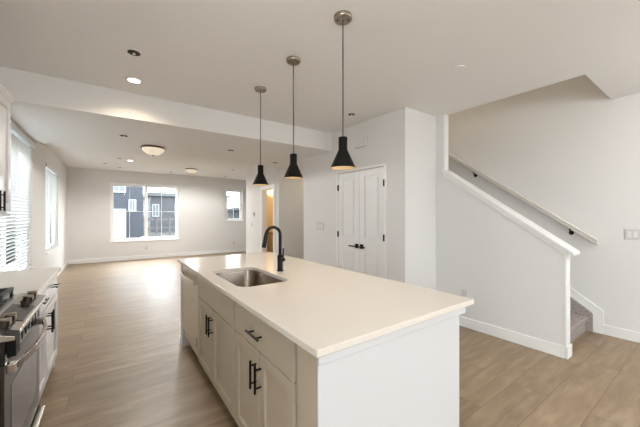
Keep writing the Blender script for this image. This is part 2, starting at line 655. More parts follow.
# ------------------------------------------------------------------ pantry double door
dr = sempty('door_1', (XD, 3.155, 0), 'white double pantry door with black lever handles')
mb = MB()
for y0, y1, z0, z1 in ((2.635, 2.670, 0, 2.075), (3.640, 3.675, 0, 2.075), (2.67, 3.64, 2.045, 2.075)):
    mb.box(XD - 0.008, y0, z0, XD + 0.12, y1, z1)
mb.box(XD + 0.05, 2.67, 2.03, XD + 0.07, 3.64, 2.045)
mb.build('door_frame', M['trim'], dr, bevel=0.002)


def leaf(y0, y1, hinge_y, lever_y, lever_dir):
    mb = MB()
    x0, x1 = XD + 0.004, XD + 0.04
    z0, z1 = 0.012, 2.040
    st = 0.10
    rails = [(z0, 0.20), (0.83, 1.065), (1.94, z1)]
    mb.box(x0, y0, z0, x1, y0 + st, z1)
    mb.box(x0, y1 - st, z0, x1, y1, z1)
    for a, b in rails:
        mb.box(x0, y0 + st, a, x1, y1 - st, b)
    mb.box(x0 + 0.016, y0 + st, z0 + 0.1, x1 - 0.01, y1 - st, 1.97)
    for a, b in ((0.20, 0.83), (1.065, 1.94)):   # raised field of each panel
        mb.box(x0 + 0.005, y0 + st + 0.030, a + 0.030, x0 + 0.02, y1 - st - 0.030, b - 0.028)
    lf = mb.build('leaf', M['door'], dr, bevel=0.005)
    hs = []
    for z in (0.25, 1.09, 1.82):
        h = MB().box(XD - 0.014, hinge_y - 0.012, z - 0.045, XD + 0.003, hinge_y + 0.012, z + 0.045).build('hinge', M['black'], lf, bevel=0.003)
    mb = MB()
    mb.box(XD - 0.006, lever_y - 0.033, 0.937 - 0.033, XD + 0.004, lever_y + 0.033, 0.937 + 0.033)
    mb.tube([(XD, lever_y, 0.937), (XD - 0.055, lever_y, 0.937)], 0.011)
    mb.box(XD - 0.062, min(lever_y - 0.012 * lever_dir, lever_y + 0.115 * lever_dir), 0.929, XD - 0.048,
           max(lever_y - 0.012 * lever_dir, lever_y + 0.115 * lever_dir), 0.945)
    mb.build('lever_handle', M['black'], lf, bevel=0.002)


leaf(3.157, 3.638, 3.636, 3.205, 1)
leaf(2.672, 3.153, 2.674, 3.105, -1)

# fill lights added above and behind the viewer, without fixtures
for (x, y, pw) in ((0.2, 0.75, 8), (0.2, -1.3, 12), (3.5, -1.0, 30)):
    light('kitchen_fill', 'POINT', (x, y, CE - 0.38), pw, (1.0, 0.985, 0.96), size=0.14)
light('hall_fill', 'POINT', (4.2, 5.3, 2.2), 3, (1.0, 0.84, 0.6), size=0.1)  # unseen fill added to warm the dim hall wall

# bathroom doorway casing
dr2 = sempty('door_2', (3.15, 6.59, 0), 'cased doorway to the lit bathroom')
mb = MB()
for y0, y1, z0, z1 in ((6.195, 6.275, 0, 2.11), (6.905, 6.985, 0, 2.11), (6.275, 6.905, 2.03, 2.11)):
    mb.box(3.132, y0, z0, 3.15, y1, z1)
mb.build('door_casing', M['trim'], dr2, bevel=0.003)
mb = MB()
for y0, y1, z0, z1 in ((6.275, 6.290, 0, 2.03), (6.890, 6.905, 0, 2.03), (6.290, 6.890, 2.015, 2.03)):
    mb.box(3.15, y0, z0, 3.272, y1, z1)
mb.build('door_jamb', M['wall'], dr2)
light('bathroom_lamp', 'SPOT', (3.95, 7.45, 1.78), 30, (1.0, 0.80, 0.52), rot=(R(158), 0, 0), size=0.05, spot=95, blend=0.15)
light('bathroom_fill', 'POINT', (4.2, 6.8, 2.1), 9, (1.0, 0.80, 0.55), size=0.1)
vt = thing('bathroom_vanity', 'brown vanity seen through the lit bathroom doorway', 'vanity', (4.05, 7.62, 0))
MB().box(3.75, 7.40, 0.08, 4.5, 7.848, 0.84).build('body', M['bath'], vt, bevel=0.003)
MB().box(3.73, 7.38, 0.84, 4.52, 7.848, 0.90).build('countertop', M['vanity'], vt, bevel=0.005)
MB().box(3.78, 7.43, 0.0, 4.47, 7.848, 0.08).build('toe_kick', M['vanity'], vt)

# ------------------------------------------------------------------ blinds


def blind(name, label, y0, y1, z0, z1, x, valance=True, tilt=28, wand_y=None):
    b = thing(name, label, 'blind', (x, (y0 + y1) / 2, z0), 'white slatted blinds on the left wall')
    mb = MB()
    p = 0.042
    n = int((z1 - 0.06 - z0 - 0.02) / p)
    c, s_ = math.cos(R(tilt)) * 0.025, math.sin(R(tilt)) * 0.025
    for i in range(n):
        z = z0 + 0.035 + i * p
        mb.prism([(x - c, z + s_), (x + c, z - s_), (x + c, z - s_ + 0.003), (x - c, z + s_ + 0.003)], 'y', y0, y1)
    mb.build('slats', M['slat'], b)
    MB().box(x - 0.025, y0, z0, x + 0.025, y1, z0 + 0.018).build('bottom_rail', M['slat'], b, bevel=0.003)
    if valance:
        mb = MB().box(x + 0.03, y0 - 0.02, z1 - 0.075, x + 0.045, y1 + 0.02, z1)
        mb.box(x - 0.025, y1 + 0.005, z1 - 0.075, x + 0.03, y1 + 0.02, z1)
        mb.box(x + 0.045, y0 - 0.02, z1 - 0.018, x + 0.055, y1 + 0.022, z1 - 0.004)
        mb.build('valance', M['slat'], b, bevel=0.003)
    MB().box(x - 0.024, y0 + 0.005, z1 - 0.05, x + 0.024, y1 - 0.005, z1 - 0.004).build('headrail', M['slat'] if valance else M['vinyl'], b)
    mb = MB()
    for f in (0.1, 0.5, 0.9):
        yy = y0 + (y1 - y0) * f
        mb.box(x + 0.0255, yy - 0.010, z0 + 0.01, x + 0.0268, yy + 0.010, z1 - 0.04)
    mb.build('ladder_tape', M['slat'], b)
    if wand_y is not None:
        MB().tube([(x + 0.034, wand_y, z1 - 0.06), (x + 0.036, wand_y, z1 - 0.85)], 0.006, 8).build('tilt_wand', M['vinyl'], b)
    return b


blind('window_blind', 'white slatted blind with a valance over the nearer left window', W1[0] - 0.04, W1[1] + 0.04, W1[2] - 0.02, LOW - 0.01, XL + 0.035, True, -46)
b2 = blind('window_blind', 'white slatted blind inside the farther left window', W2[0] + 0.01, W2[1] - 0.02, W2[2] + 0.012, W2[3] - 0.005, XL - 0.027, False, -46, W2[0] + 0.12)
MB().box(XL - 0.055, W2[0] + 0.002, W2[3] - 0.065, XL + 0.006, W2[0] + 0.06, W2[3] - 0.003).build('headrail_bracket', M['slot'], b2, bevel=0.002)

# ------------------------------------------------------------------ stairs
st = thing('staircase', 'carpeted staircase rising behind the sloping half wall', 'stairs', (4.19, 1.02, 0))
RISE, RUN = 0.182, 0.256


def step_mesh(parent, i):
    y0 = 1.02 + i * RUN
    z0 = i * RISE
    z1 = z0 + RISE
    prof = [(y0, max(0, z0 - 0.02)), (y0, z1 - 0.04)]
    for k in range(7):
        a = R(-90 + 30 * k)
        prof.append((y0 - 0.006 - 0.020 * math.cos(a), z1 - 0.02 + 0.020 * math.sin(a)))
    prof += [(y0 + RUN - 0.001, z1), (y0 + RUN - 0.001, max(0, z0 - 0.02))]
    return MB().prism(prof, 'x', XS1 + 0.032, XR - T - 0.037).build('step', M['carpet'], parent, smooth=True)


for i in range(13):
    step_mesh(st, i)

mb = MB()
mb.prism([(0.957, 0), (0.957, 0.20), (0.962, 0.222), (0.985, 0.247), (4.25, 0.247 + SL * 3.265), (4.25, 2.1), (1.6, 0.2), (1.3, 0)], 'x', XR - T - 0.036, XR - T - 0.001)
mb.build('carpet_edge', M['carpet'], st, bevel=0.008)
hr = thing('handrail', 'painted wooden handrail on the wall above the stairs', 'handrail', (4.645, 0.90, 1.05))
mb = MB()


def zr(y):
    return 1.075 + 0.712 * (y - 0.905)


for (w0, w1, h0, h1) in ((4.622, 4.668, -0.034, 0.004), (4.614, 4.676, 0.004, 0.030)):
    mb.prism([(0.905, zr(0.905) + h0), (4.4, zr(4.4) + h0), (4.4, zr(4.4) + h1), (0.905, zr(0.905) + h1)], 'x', w0, w1)
mb.build('rail', M['rail'], hr, bevel=0.006)
for y in (1.165, 2.35, 3.5):
    mb = MB()
    z = zr(y) - 0.034
    mb.tube([(4.646, y, z), (4.646, y, z - 0.028), (4.665, y, z - 0.05), (4.70, y, z - 0.055)], 0.008, 10)
    mb.tube([(4.698, y, z - 0.055), (4.7045, y, z - 0.055)], 0.026, 16)
    mb.build('bracket', M['black'], hr, smooth=True)
light('stairwell_fill', 'POINT', (4.2, 3.3, 4.9), 14, (1.0, 0.80, 0.54), size=0.15)  # unseen fill added to lift and warm the stairwell walls

# ------------------------------------------------------------------ island
IX0, IX1, IY0, IY1 = 0.604, 1.708, 0.862, 3.512
FX = 0.652           # face frame plane, doors stand proud of it to 0.632
TOP, UND = 0.914, 0.884


def rounded(x0, x1, y0, y1, r, z, n=8):
    pts = []
    for cx, cy, a in ((x1 - r, y0 + r, -90), (x1 - r, y1 - r, 0), (x0 + r, y1 - r, 90), (x0 + r, y0 + r, 180)):
        for k in range(n + 1):
            t = R(a + 90 * k / n)
            pts.append((cx + r * math.cos(t), cy + r * math.sin(t), z))
    return pts


SX0, SX1, SY0, SY1 = 0.705, 1.095, 1.885, 2.615     # sink cut-out
ct = MB()
bm = ct.bm
hole_t = rounded(SX0, SX1, SY0, SY1, 0.09, TOP)
outer = [(IX1, IY0), (IX1, IY1), (IX0, IY1), (IX0, IY0)]
for z in (TOP, UND):
    h = [bm.verts.new((p[0], p[1], z)) for p in hole_t]
    o_ = [bm.verts.new((p[0], p[1], z)) for p in outer]
    q = len(h) // 4
    for c in range(4):
        seg = h[c * q:(c + 1) * q]
        for a, b in zip(seg, seg[1:]):
            bm.faces.new((o_[c], b, a))
        nx = h[((c + 1) * q) % len(h)]
        bm.faces.new((o_[c], o_[(c + 1) % 4], nx, seg[-1]))
    if z == TOP:
        ht, ot = h, o_
    else:
        for a, b in ((ht, h), (ot, o_)):
            for k in range(len(a)):
                bm.faces.new((a[k], a[(k + 1) % len(a)], b[(k + 1) % len(b)], b[k]))
isl = ct.build('island_countertop', M['quartz'], bevel=0.003)
tag(isl, 'long warm white quartz countertop of the kitchen island', 'countertop')

# sink
sk = thing('kitchen_sink', 'stainless undermount sink sunk into the island countertop', 'sink', (0.9, 2.25, 0.66))
mb = MB()
rings = [rounded(SX0 - 0.02, SX1 + 0.02, SY0 - 0.02, SY1 + 0.02, 0.10, UND - 0.002),
         rounded(SX0 + 0.004, SX1 - 0.004, SY0 + 0.004, SY1 - 0.004, 0.088, UND - 0.002),
         rounded(SX0 + 0.006, SX1 - 0.006, SY0 + 0.006, SY1 - 0.006, 0.088, UND - 0.012),
         rounded(SX0 + 0.012, SX1 - 0.012, SY0 + 0.012, SY1 - 0.012, 0.085, 0.72),
         rounded(SX0 + 0.025, SX1 - 0.025, SY0 + 0.025, SY1 - 0.025, 0.08, 0.69),
         rounded(SX0 + 0.06, SX1 - 0.06, SY0 + 0.06, SY1 - 0.06, 0.06, 0.68),
         rounded(0.86, 0.94, 2.21, 2.29, 0.039, 0.674)]
mb.loops(rings, cap1=True)
b_ = mb.build('bowl', M['steel_sink'], sk, smooth=True)
MB().lathe([(0.0, 0.682), (0.034, 0.682), (0.042, 0.679), (0.042, 0.675)], 0.9, 2.25, 24).build('drain', M['steel'], sk, smooth=True)

# faucet
FXC, FYC = 1.197, 2.262
fc = thing('kitchen_faucet', 'black gooseneck pull-down faucet behind the island sink', 'faucet', (FXC, FYC, TOP))
MB().lathe([(0.030, TOP + 0.001), (0.030, TOP + 0.006), (0.024, TOP + 0.010), (0.0235, TOP + 0.13), (0.019, TOP + 0.14), (0.0, TOP + 0.14)], FXC, FYC, 24).build('base', M['black'], fc, smooth=True)
pts = [(FXC, FYC, TOP + 0.135), (FXC, FYC, TOP + 0.312)]
RR = 0.066
for k in range(1, 17):
    a = R(180 * k / 16 * 0.97)
    pts.append((FXC - RR + RR * math.cos(a), FYC, TOP + 0.312 + RR * math.sin(a)))
MB().tube(pts, 0.0135, 16).build('gooseneck', M['black'], fc, smooth=True)
ex = Vector(pts[-1])
dv = (Vector(pts[-1]) - Vector(pts[-2])).normalized()
MB().tube([ex - dv * 0.004, ex + dv * 0.012, ex + dv * 0.014, ex + dv * 0.085, ex + dv * 0.110], [0.0150, 0.0150, 0.0165, 0.0185, 0.0175], 16).build('spray_head', M['black'], fc, smooth=True)
MB().tube([(FXC, FYC - 0.015, TOP + 0.105), (FXC, FYC - 0.062, TOP + 0.105)], 0.017, 16).tube(
    [(FXC, FYC - 0.052, TOP + 0.10), (FXC, FYC - 0.056, TOP + 0.20)], [0.007, 0.006], 10).build('lever_handle', M['black'], fc, smooth=True)


def pull(parent, x, y, z, vertical=True, ln=0.155, sgn=-1):
    """bar pull standing proud of a face with normal sgn*X at x"""
    mb = MB()
    xb = x + sgn * 0.034
    d = Vector((0, 0, 1)) if vertical else Vector((0, 1, 0))
    c = Vector((xb, y, z))
    mb.tube([c - d * ln / 2, c + d * ln / 2], 0.0062, 12)
    for t in (-0.32, 0.32):
        q = c + d * ln * t
        mb.tube([q, (x, q.y, q.z)], 0.005, 10)
    return mb.build('pull_handle', M['black'], parent, smooth=True)


def shaker(parent, name, x_face, sgn, y0, y1, z0, z1, m, st=0.058, slab=False):
    """door or drawer front, 20 mm thick; x_face: outer face"""
    mb = MB()
    xi = x_face - sgn * 0.019

    def bx(a0, a1, b0, b1, xf, xb=None):
        xb = xi if xb is None else xb
        mb.box(min(xf, xb), a0, b0, max(xf, xb), a1, b1)
    if slab:
        bx(y0, y1, z0, z1, x_face)
    else:
        bx(y0, y0 + st, z0, z1, x_face)
        bx(y1 - st, y1, z0, z1, x_face)
        bx(y0 + st, y1 - st, z0, z0 + st, x_face)
        bx(y0 + st, y1 - st, z1 - st, z1, x_face)
        bx(y0 + st - 0.002, y1 - st + 0.002, z0 + st - 0.002, z1 - st + 0.002, x_face - sgn * 0.015)
    return mb.build(name, m, parent, bevel=0.002)


def carcass(parent, x0, x1, y0, y1, z0, z1, front, m, toe_h=0.11, toe_in=0.07):
    """open-topped cabinet box with a face frame on the side front (-1: low x, +1: high x)"""
    mb = MB()
    t = 0.016
    mb.box(x0, y0, z0, x1, y0 + t, z1)
    mb.box(x0, y1 - t, z0, x1, y1, z1)
    mb.box(x0, y0 + t, z0, x1, y1 - t, z0 + t)
    if front < 0:
        mb.box(x1 - t, y0 + t, z0 + t, x1, y1 - t, z1)
        f0, f1 = x0, x0 + 0.018
    else:
        mb.box(x0, y0 + t, z0 + t, x0 + t, y1 - t, z1)
        f0, f1 = x1 - 0.018, x1
    mb.box(f0, y0 + t, z1 - 0.03, f1, y1 - t, z1)
    mb.box(f0, y0 + t, 0.672, f1, y1 - t, 0.70)
    mb.box(f0, y0 + t, z0 + t, f1, y1 - t, z0 + 0.04)
    body = mb.build('body', m, parent)
    if front < 0:
        MB().box(x0 + toe_in, y0, 0.0, x0 + toe_in + 0.016, y1, z0).build('toe_kick', M['toe'], parent)
    else:
        MB().box(x1 - toe_in - 0.016, y0, 0.0, x1 - toe_in, y1, z0).build('toe_kick', M['toe'], parent)
    return body


DX = 0.632
GC = 'island base cabinets'
for (y0, y1, label, drawer) in ((1.802, 2.722, 'greige sink base cabinet with a blank drawer front, beside the dishwasher', False),
                                (1.052, 1.798, 'greige island base cabinet with a black drawer pull, at the near end', True)):
    cb = thing('base_cabinet', label, 'cabinet', (0.95, (y0 + y1) / 2, 0), GC)
    carcass(cb, FX + 0.012, 1.235, y0, y1, 0.115, UND - 0.002, -1, M['cab'])
    e0, e1 = (0.022, 0.004) if drawer else (0.004, 0.010)
    d = shaker(cb, 'drawer', DX, -1, y0 + e0, y1 - e1, 0.690, 0.873, M['cab'], slab=True)
    if drawer:
        pull(d, DX, (y0 + y1) / 2 + 0.02, 0.775, False)
    ym = 2.285 if not drawer else 1.43
    d1 = shaker(cb, 'door', DX, -1, y0 + e0, ym - 0.0045, 0.126, 0.683, M['cab'])
    d2 = shaker(cb, 'door', DX, -1, ym + 0.0045, y1 - e1, 0.126, 0.683, M['cab'])
    pull(d1, DX, ym - 0.030, 0.565, ln=0.145)
    pull(d2, DX, ym + 0.030, 0.565, ln=0.145)

# dishwasher
dw = thing('dishwasher', 'stainless dishwasher at the far end of the island', 'dishwasher', (0.95, 3.05, 0))
MB().box(FX + 0.005, 2.732, 0.10, 1.20, 3.372, UND - 0.004).build('tub', M['steel_dw'], dw)
dd = MB().box(DX + 0.003, 2.738, 0.20, FX + 0.004, 3.366, 0.872).build('door', M['steel_dw'], dw, bevel=0.004)
pts = []
for k in range(13):
    t = -1 + 2 * k / 12
    pts.append((DX - 0.050 + 0.028 * t * t, 3.052 + t * 0.285, 0.79))
mb = MB()
for p, q in zip(pts, pts[1:]):
    mb.prism([(p[0] - 0.009, p[1]), (p[0] + 0.009, p[1]), (q[0] + 0.009, q[1]), (q[0] - 0.009, q[1])], 'z', 0.772, 0.808)
for t in (-1, 1):
    mb.box(DX - 0.03, 3.052 + t * 0.285 - 0.012, 0.774, DX + 0.003, 3.052 + t * 0.285 + 0.012, 0.806)
mb.build('handle', M['steel_dw'], dd)
MB().box(DX + 0.001, 2.75, 0.838, DX + 0.0035, 3.355, 0.870).build('control_strip', M['steel'], dd)
MB().box(FX + 0.002, 2.738, 0.115, FX + 0.004, 3.366, 0.198).build('lower_panel', M['steel_dw'], dw, bevel=0.0015)
for k in range(5):
    MB().box(DX + 0.0015, 2.752, 0.222 + 0.017 * k, DX + 0.004, 2.80, 0.228 + 0.017 * k).build('vent_slot', M['slot'], dd)
MB().box(FX + 0.07, 2.732, 0.0, FX + 0.09, 3.372, 0.10).build('toe_kick', M['toe'], dw)

# panels that close the island
ip = thing('kitchen_island', 'white island body with smooth end panels carrying the long quartz countertop', 'island', (1.1, 0.9, 0))
mb = MB()
mb.box(0.634, 0.896, 0, 1.612, 0.906, UND - 0.001)
mb.box(0.653, 0.906, 0, 1.612, 0.945, UND - 0.001)
mb.box(1.255, 0.945, 0, 1.612, 3.38, UND - 0.001)
mb.box(0.632, 3.38, 0, 1.612, 3.485, UND - 0.001)
mb.build('body', M['panel'], ip, bevel=0.002)
MB().box(0.634, 0.907, 0.0, FX, 1.048, UND - 0.001).build('filler_strip', M['cab'], ip)
mb = MB()
mb.box(0.626, 0.880, 0.842, 1.648, 0.895, UND - 0.001)
mb.box(1.613, 0.896, 0.842, 1.648, 3.485, UND - 0.001)
mb.build('apron_trim', M['panel'], ip, bevel=0.002)
mb = MB()
mb.box(0.625, 3.486, 0, 1.626, 3.498, 0.09)
mb.box(0.625, 3.38, 0, 0.631, 3.486, 0.09)
mb.box(1.613, 0.884, 0, 1.626, 3.486, 0.115)
mb.box(0.62, 0.884, 0, 1.613, 0.895, 0.115)
mb.build('base_trim', M['trim'], ip, bevel=0.003)

# ------------------------------------------------------------------ left run: range, base cabinet, counter, upper cabinet
RY0, RY1 = 1.720, 2.482
rg = thing('kitchen_range', 'stainless gas range with black grates along the left wall', 'range', (-0.64, 2.10, 0))
MB().box(-0.94, RY0, 0.06, -0.365, RY1, 0.90).build('body', M['steel'], rg)
mb = MB().box(-0.945, RY0, 0.90, -0.455, RY1, 0.925)
mb.build('cooktop', M['steel'], rg, bevel=0.003)
MB().box(-0.92, RY0 + 0.008, 0.9255, -0.457, RY1 - 0.008, 0.929).build('burner_pan', M['enamel'], rg)
mb = MB()
mb.prism([(-0.455, 0.90), (-0.455, 0.930), (-0.425, 0.930), (-0.315, 0.897), (-0.315, 0.880), (-0.36, 0.880), (-0.36, 0.90)], 'y', RY0, RY1)
cp = mb.build('control_panel', M['steel'], rg, bevel=0.003)
sl = math.atan2(0.033, 0.11)
nrm = Vector((math.sin(sl), 0, math.cos(sl)))


def on_panel(x, y, h):
    z = 0.930 - (x + 0.425) * 0.3
    return Vector((x, y, z)) + nrm * h


mb = MB()
a = [on_panel(-0.415, 1.93, 0.0008), on_panel(-0.328, 1.93, 0.0008), on_panel(-0.328, 2.21, 0.0008), on_panel(-0.415, 2.21, 0.0008)]
mb.loops([[tuple(p) for p in a], [tuple(p + nrm * 0.0012) for p in a]], True, True)
mb.build('touch_display', M['blackglass'], cp)
for y in (1.815, 1.90, 2.275, 2.375):
    p = on_panel(-0.372, y, 0.0)
    mb = MB().tube([p, p + nrm * 0.006, p + nrm * 0.0065, p + nrm * 0.028], [0.026, 0.026, 0.021, 0.018], 20)
    mb.tube([p + nrm * 0.028, p + nrm * 0.031], [0.018, 0.015], 20)
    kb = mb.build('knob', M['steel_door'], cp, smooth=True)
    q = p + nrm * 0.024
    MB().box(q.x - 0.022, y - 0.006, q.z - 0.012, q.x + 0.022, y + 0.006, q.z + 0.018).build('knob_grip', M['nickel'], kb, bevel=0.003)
MB().prism([(-0.356, 0.9105), (-0.3145, 0.898), (-0.3135, 0.880), (-0.3135, 0.815), (-0.340, 0.815), (-0.340, 0.88), (-0.356, 0.905)], 'y', RY0 + 0.002, RY0 + 0.075).build('control_display', M['display'], cp)
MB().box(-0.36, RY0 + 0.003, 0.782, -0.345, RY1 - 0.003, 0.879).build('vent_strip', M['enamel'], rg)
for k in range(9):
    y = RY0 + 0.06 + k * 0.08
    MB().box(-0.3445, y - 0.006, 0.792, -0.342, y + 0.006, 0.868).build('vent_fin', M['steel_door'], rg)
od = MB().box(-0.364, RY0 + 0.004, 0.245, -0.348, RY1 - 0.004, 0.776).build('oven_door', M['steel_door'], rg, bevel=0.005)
MB().box(-0.3485, RY0 + 0.11, 0.36, -0.3465, RY1 - 0.11, 0.66).build('oven_window', M['ovenglass'], od, bevel=0.001)
pts = []
for k in range(17):
    t = -1 + 2 * k / 16
    pts.append((-0.286 - 0.040 * t * t, 2.101 + t * 0.335, 0.757))
mb = MB()
for p, q in zip(pts, pts[1:]):
    mb.prism([(p[0] - 0.008, p[1]), (p[0] + 0.008, p[1]), (q[0] + 0.008, q[1]), (q[0] - 0.008, q[1])], 'z', 0.744, 0.774)
for t in (-1, 1):
    mb.box(-0.349, 2.101 + t * 0.335 - 0.018, 0.738, -0.318, 2.101 + t * 0.335 + 0.018, 0.775)
mb.build('handle', M['steel'], od, bevel=0.002)
wd = MB().box(-0.364, RY0 + 0.004, 0.075, -0.339, RY1 - 0.004, 0.232).build('warming_drawer', M['steel_door'], rg, bevel=0.004)
MB().box(-0.339, RY0 + 0.05, 0.205, -0.321, RY1 - 0.02, 0.226).build('drawer_lip', M['steel_dw'], wd, bevel=0.004)
MB().box(-0.90, RY0 + 0.03, 0, -0.42, RY1 - 0.03, 0.06).build('plinth', M['toe'], rg)
for (y0, y1) in ((RY0 + 0.012, RY0 + 0.252), (RY0 + 0.258, RY1 - 0.258), (RY1 - 0.252, RY1 - 0.012)):
    mb = MB()
    gx0, gx1 = -0.905, -0.458
    zt = 0.972
    for (a0, b0, a1, b1) in ((gx0, y0, gx1, y0 + 0.022), (gx0, y1 - 0.022, gx1, y1), (gx0, y0, gx0 + 0.022, y1), (gx1 - 0.022, y0, gx1, y1), ((gx0 + gx1) / 2 - 0.007, y0, (gx0 + gx1) / 2 + 0.007, y1)):
        mb.box(a0, b0, zt - 0.020, a1, b1, zt)
    ym = (y0 + y1) / 2
    for xc in (gx0 + 0.11, gx1 - 0.11):
        mb.box(xc - 0.09, ym - 0.006, zt - 0.013, xc - 0.025, ym + 0.006, zt)
        mb.box(xc + 0.025, ym - 0.006, zt - 0.013, xc + 0.09, ym + 0.006, zt)
        mb.box(xc - 0.006, y0 + 0.012, zt - 0.013, xc + 0.006, ym - 0.025, zt)
        mb.box(xc - 0.006, ym + 0.025, zt - 0.013, xc + 0.006, y1 - 0.012, zt)
    for xx in (gx0 + 0.002, gx1 - 0.016):
        for yy in (y0 + 0.001, y1 - 0.015):
            mb.box(xx, yy, 0.9292, xx + 0.014, yy + 0.014, zt - 0.01)
    mb.build('grate', M['iron'], rg, bevel=0.003)
    for xc in (gx0 + 0.11, gx1 - 0.11):
        MB().lathe([(0.045, 0.9295), (0.045, 0.938), (0.036, 0.940), (0.036, 0.948), (0.0, 0.950)], xc, ym, 20).build('burner', M['iron'], rg, smooth=True)

LY0, LY1 = 2.488, 3.600
lc = thing('base_cabinet', 'white base cabinet with black pulls beyond the gas range', 'cabinet', (-0.68, 3.0, 0))
carcass(lc, -0.94, -0.405, LY0, LY1, 0.115, UND - 0.002, 1, M['cab_left'])
MB().box(-0.94, LY1, 0.0, -0.405, LY1 + 0.012, UND - 0.002).build('end_panel', M['cab_left'], lc, bevel=0.002)
LX = -0.385
LM = 3.035
for (y0, y1) in ((LY0 + 0.01, LM - 0.003), (LM + 0.003, LY1 - 0.008)):
    d = shaker(lc, 'drawer', LX, 1, y0, y1, 0.705, 0.866, M['cab_left'], slab=True)
    pull(d, LX, (y0 + y1) / 2, 0.80, False, sgn=1)
d1 = shaker(lc, 'door', LX, 1, LY0 + 0.01, LM - 0.003, 0.130, 0.692, M['cab_left'])
d2 = shaker(lc, 'door', LX, 1, LM + 0.003, LY1 - 0.008, 0.130, 0.692, M['cab_left'])
pull(d1, LX, LM - 0.035, 0.585, True, sgn=1)
pull(d2, LX, LM + 0.035, 0.585, True, sgn=1)
tag(MB().box(-0.953, LY0, UND, -0.364, 3.622, TOP).build('countertop', M['quartz'], bevel=0.003),
    'short quartz countertop along the left wall beyond the range', 'countertop')

uc = thing('upper_cabinet', 'white wall cabinet with a black pull at the left edge', 'cabinet', (-0.78, 2.9, 1.40))
MB().box(-0.953, 2.44, 1.405, -0.640, 3.245, 2.262).build('body', M['cab_left'], uc, bevel=0.001)
for (y0, y1, py) in ((2.445, 2.838, 2.805), (2.843, 3.240, 2.905)):
    d = shaker(uc, 'door', -0.618, 1, y0, y1, 1.425, 2.255, M['cab_left'])
    pull(d, -0.618, py, 1.492, True, 0.135, sgn=1)
mb = MB()
mb.prism([(-0.953, 2.263), (-0.622, 2.263), (-0.600, 2.300), (-0.953, 2.300)], 'y', 2.44, 3.265)
mb.build('crown', M['cab_left'], uc, bevel=0.002)
MB().box(-0.642, 2.44, 1.385, -0.622, 3.245, 1.404).box(-0.953, 3.229, 1.385, -0.642, 3.245, 1.404).build('light_rail', M['cab_left'], uc)

# ------------------------------------------------------------------ pendants
pd = thing('pendant_lamp', 'nearest and largest-looking black cone pendant lamp over the island', 'pendant lamp', (1.272, 1.513, CE), 'black cone pendants over the island')
MB().lathe([(0.0, -0.001), (0.062, -0.001), (0.062, -0.018), (0.058, -0.024), (0.0, -0.024)]).build('canopy', M['nickel'], pd, smooth=True, local=True)
for x in (-0.035, 0.035):
    MB().lathe([(0.0, -0.0245), (0.006, -0.0245), (0.006, -0.029), (0.0, -0.030)], x * 0.8, x * -0.6, 12).build('canopy_screw', M['black'], pd, local=True)
MB().tube([(0, 0, -0.024), (0, 0, -0.812)], 0.0042, 8).build('cord', M['slot'], pd, smooth=True, local=True)
MB().lathe([(0.0, -0.809), (0.028, -0.809), (0.030, -0.812), (0.030, -0.893), (0.085, -1.014), (0.083, -1.014), (0.028, -0.893), (0.028, -0.814), (0.0, -0.814)]).build('shade', M['shade_black'], pd, smooth=True, local=True)
MB().lathe([(0.0268, -0.891), (0.0818, -1.0135)]).build('shade_lining', M['shade_in'], pd, smooth=True, local=True)
MB().lathe([(0.0, -0.89), (0.012, -0.89), (0.022, -0.915), (0.026, -0.935), (0.020, -0.955), (0.0, -0.965)]).build('bulb', M['bulb'], pd, smooth=True, local=True)
pendants = [pd]
for (x, y, lab) in ((1.281, 2.179, 'middle black cone pendant lamp of the row over the island'), (1.294, 2.882, 'farthest black cone pendant lamp, over the dishwasher end of the island')):
    c = copy_tree(pd)
    c.location = (x, y, CE)
    c['label'] = lab
    pendants.append(c)
for p in pendants:
    light('pendant_light', 'SPOT', (p.location.x, p.location.y, CE - 0.972), 3.0, (1.0, 0.82, 0.58), p, size=0.02, spot=110, blend=0.6)

# ------------------------------------------------------------------ ceiling fixtures
can = thing('recessed_light', 'lit recessed downlight in the kitchen ceiling near the soffit', 'downlight', (0.20, 3.43, CE), 'lit recessed downlights')
MB().lathe([(0.078, 0.0), (0.078, -0.004), (0.070, -0.008), (0.052, -0.006), (0.052, -0.001)]).build('trim_ring', M['plastic'], can, smooth=True, local=True)
MB().lathe([(0.0, -0.003), (0.052, -0.003), (0.052, -0.0005), (0.0, -0.0005)]).build('lens', M['lens'], can, local=True)
c2 = copy_tree(can)
c2.location = (0.42, 8.59, CE)
c2['label'] = 'lit recessed downlight in the living room ceiling, left of the flush dome lights'
for c, pw, col in ((can, 10, (1.0, 0.82, 0.60)), (c2, 40, (1.0, 0.97, 0.92))):
    light('downlight', 'SPOT', (c.location.x, c.location.y, CE - 0.02), pw, col, c, size=0.05, spot=150, blend=0.6)

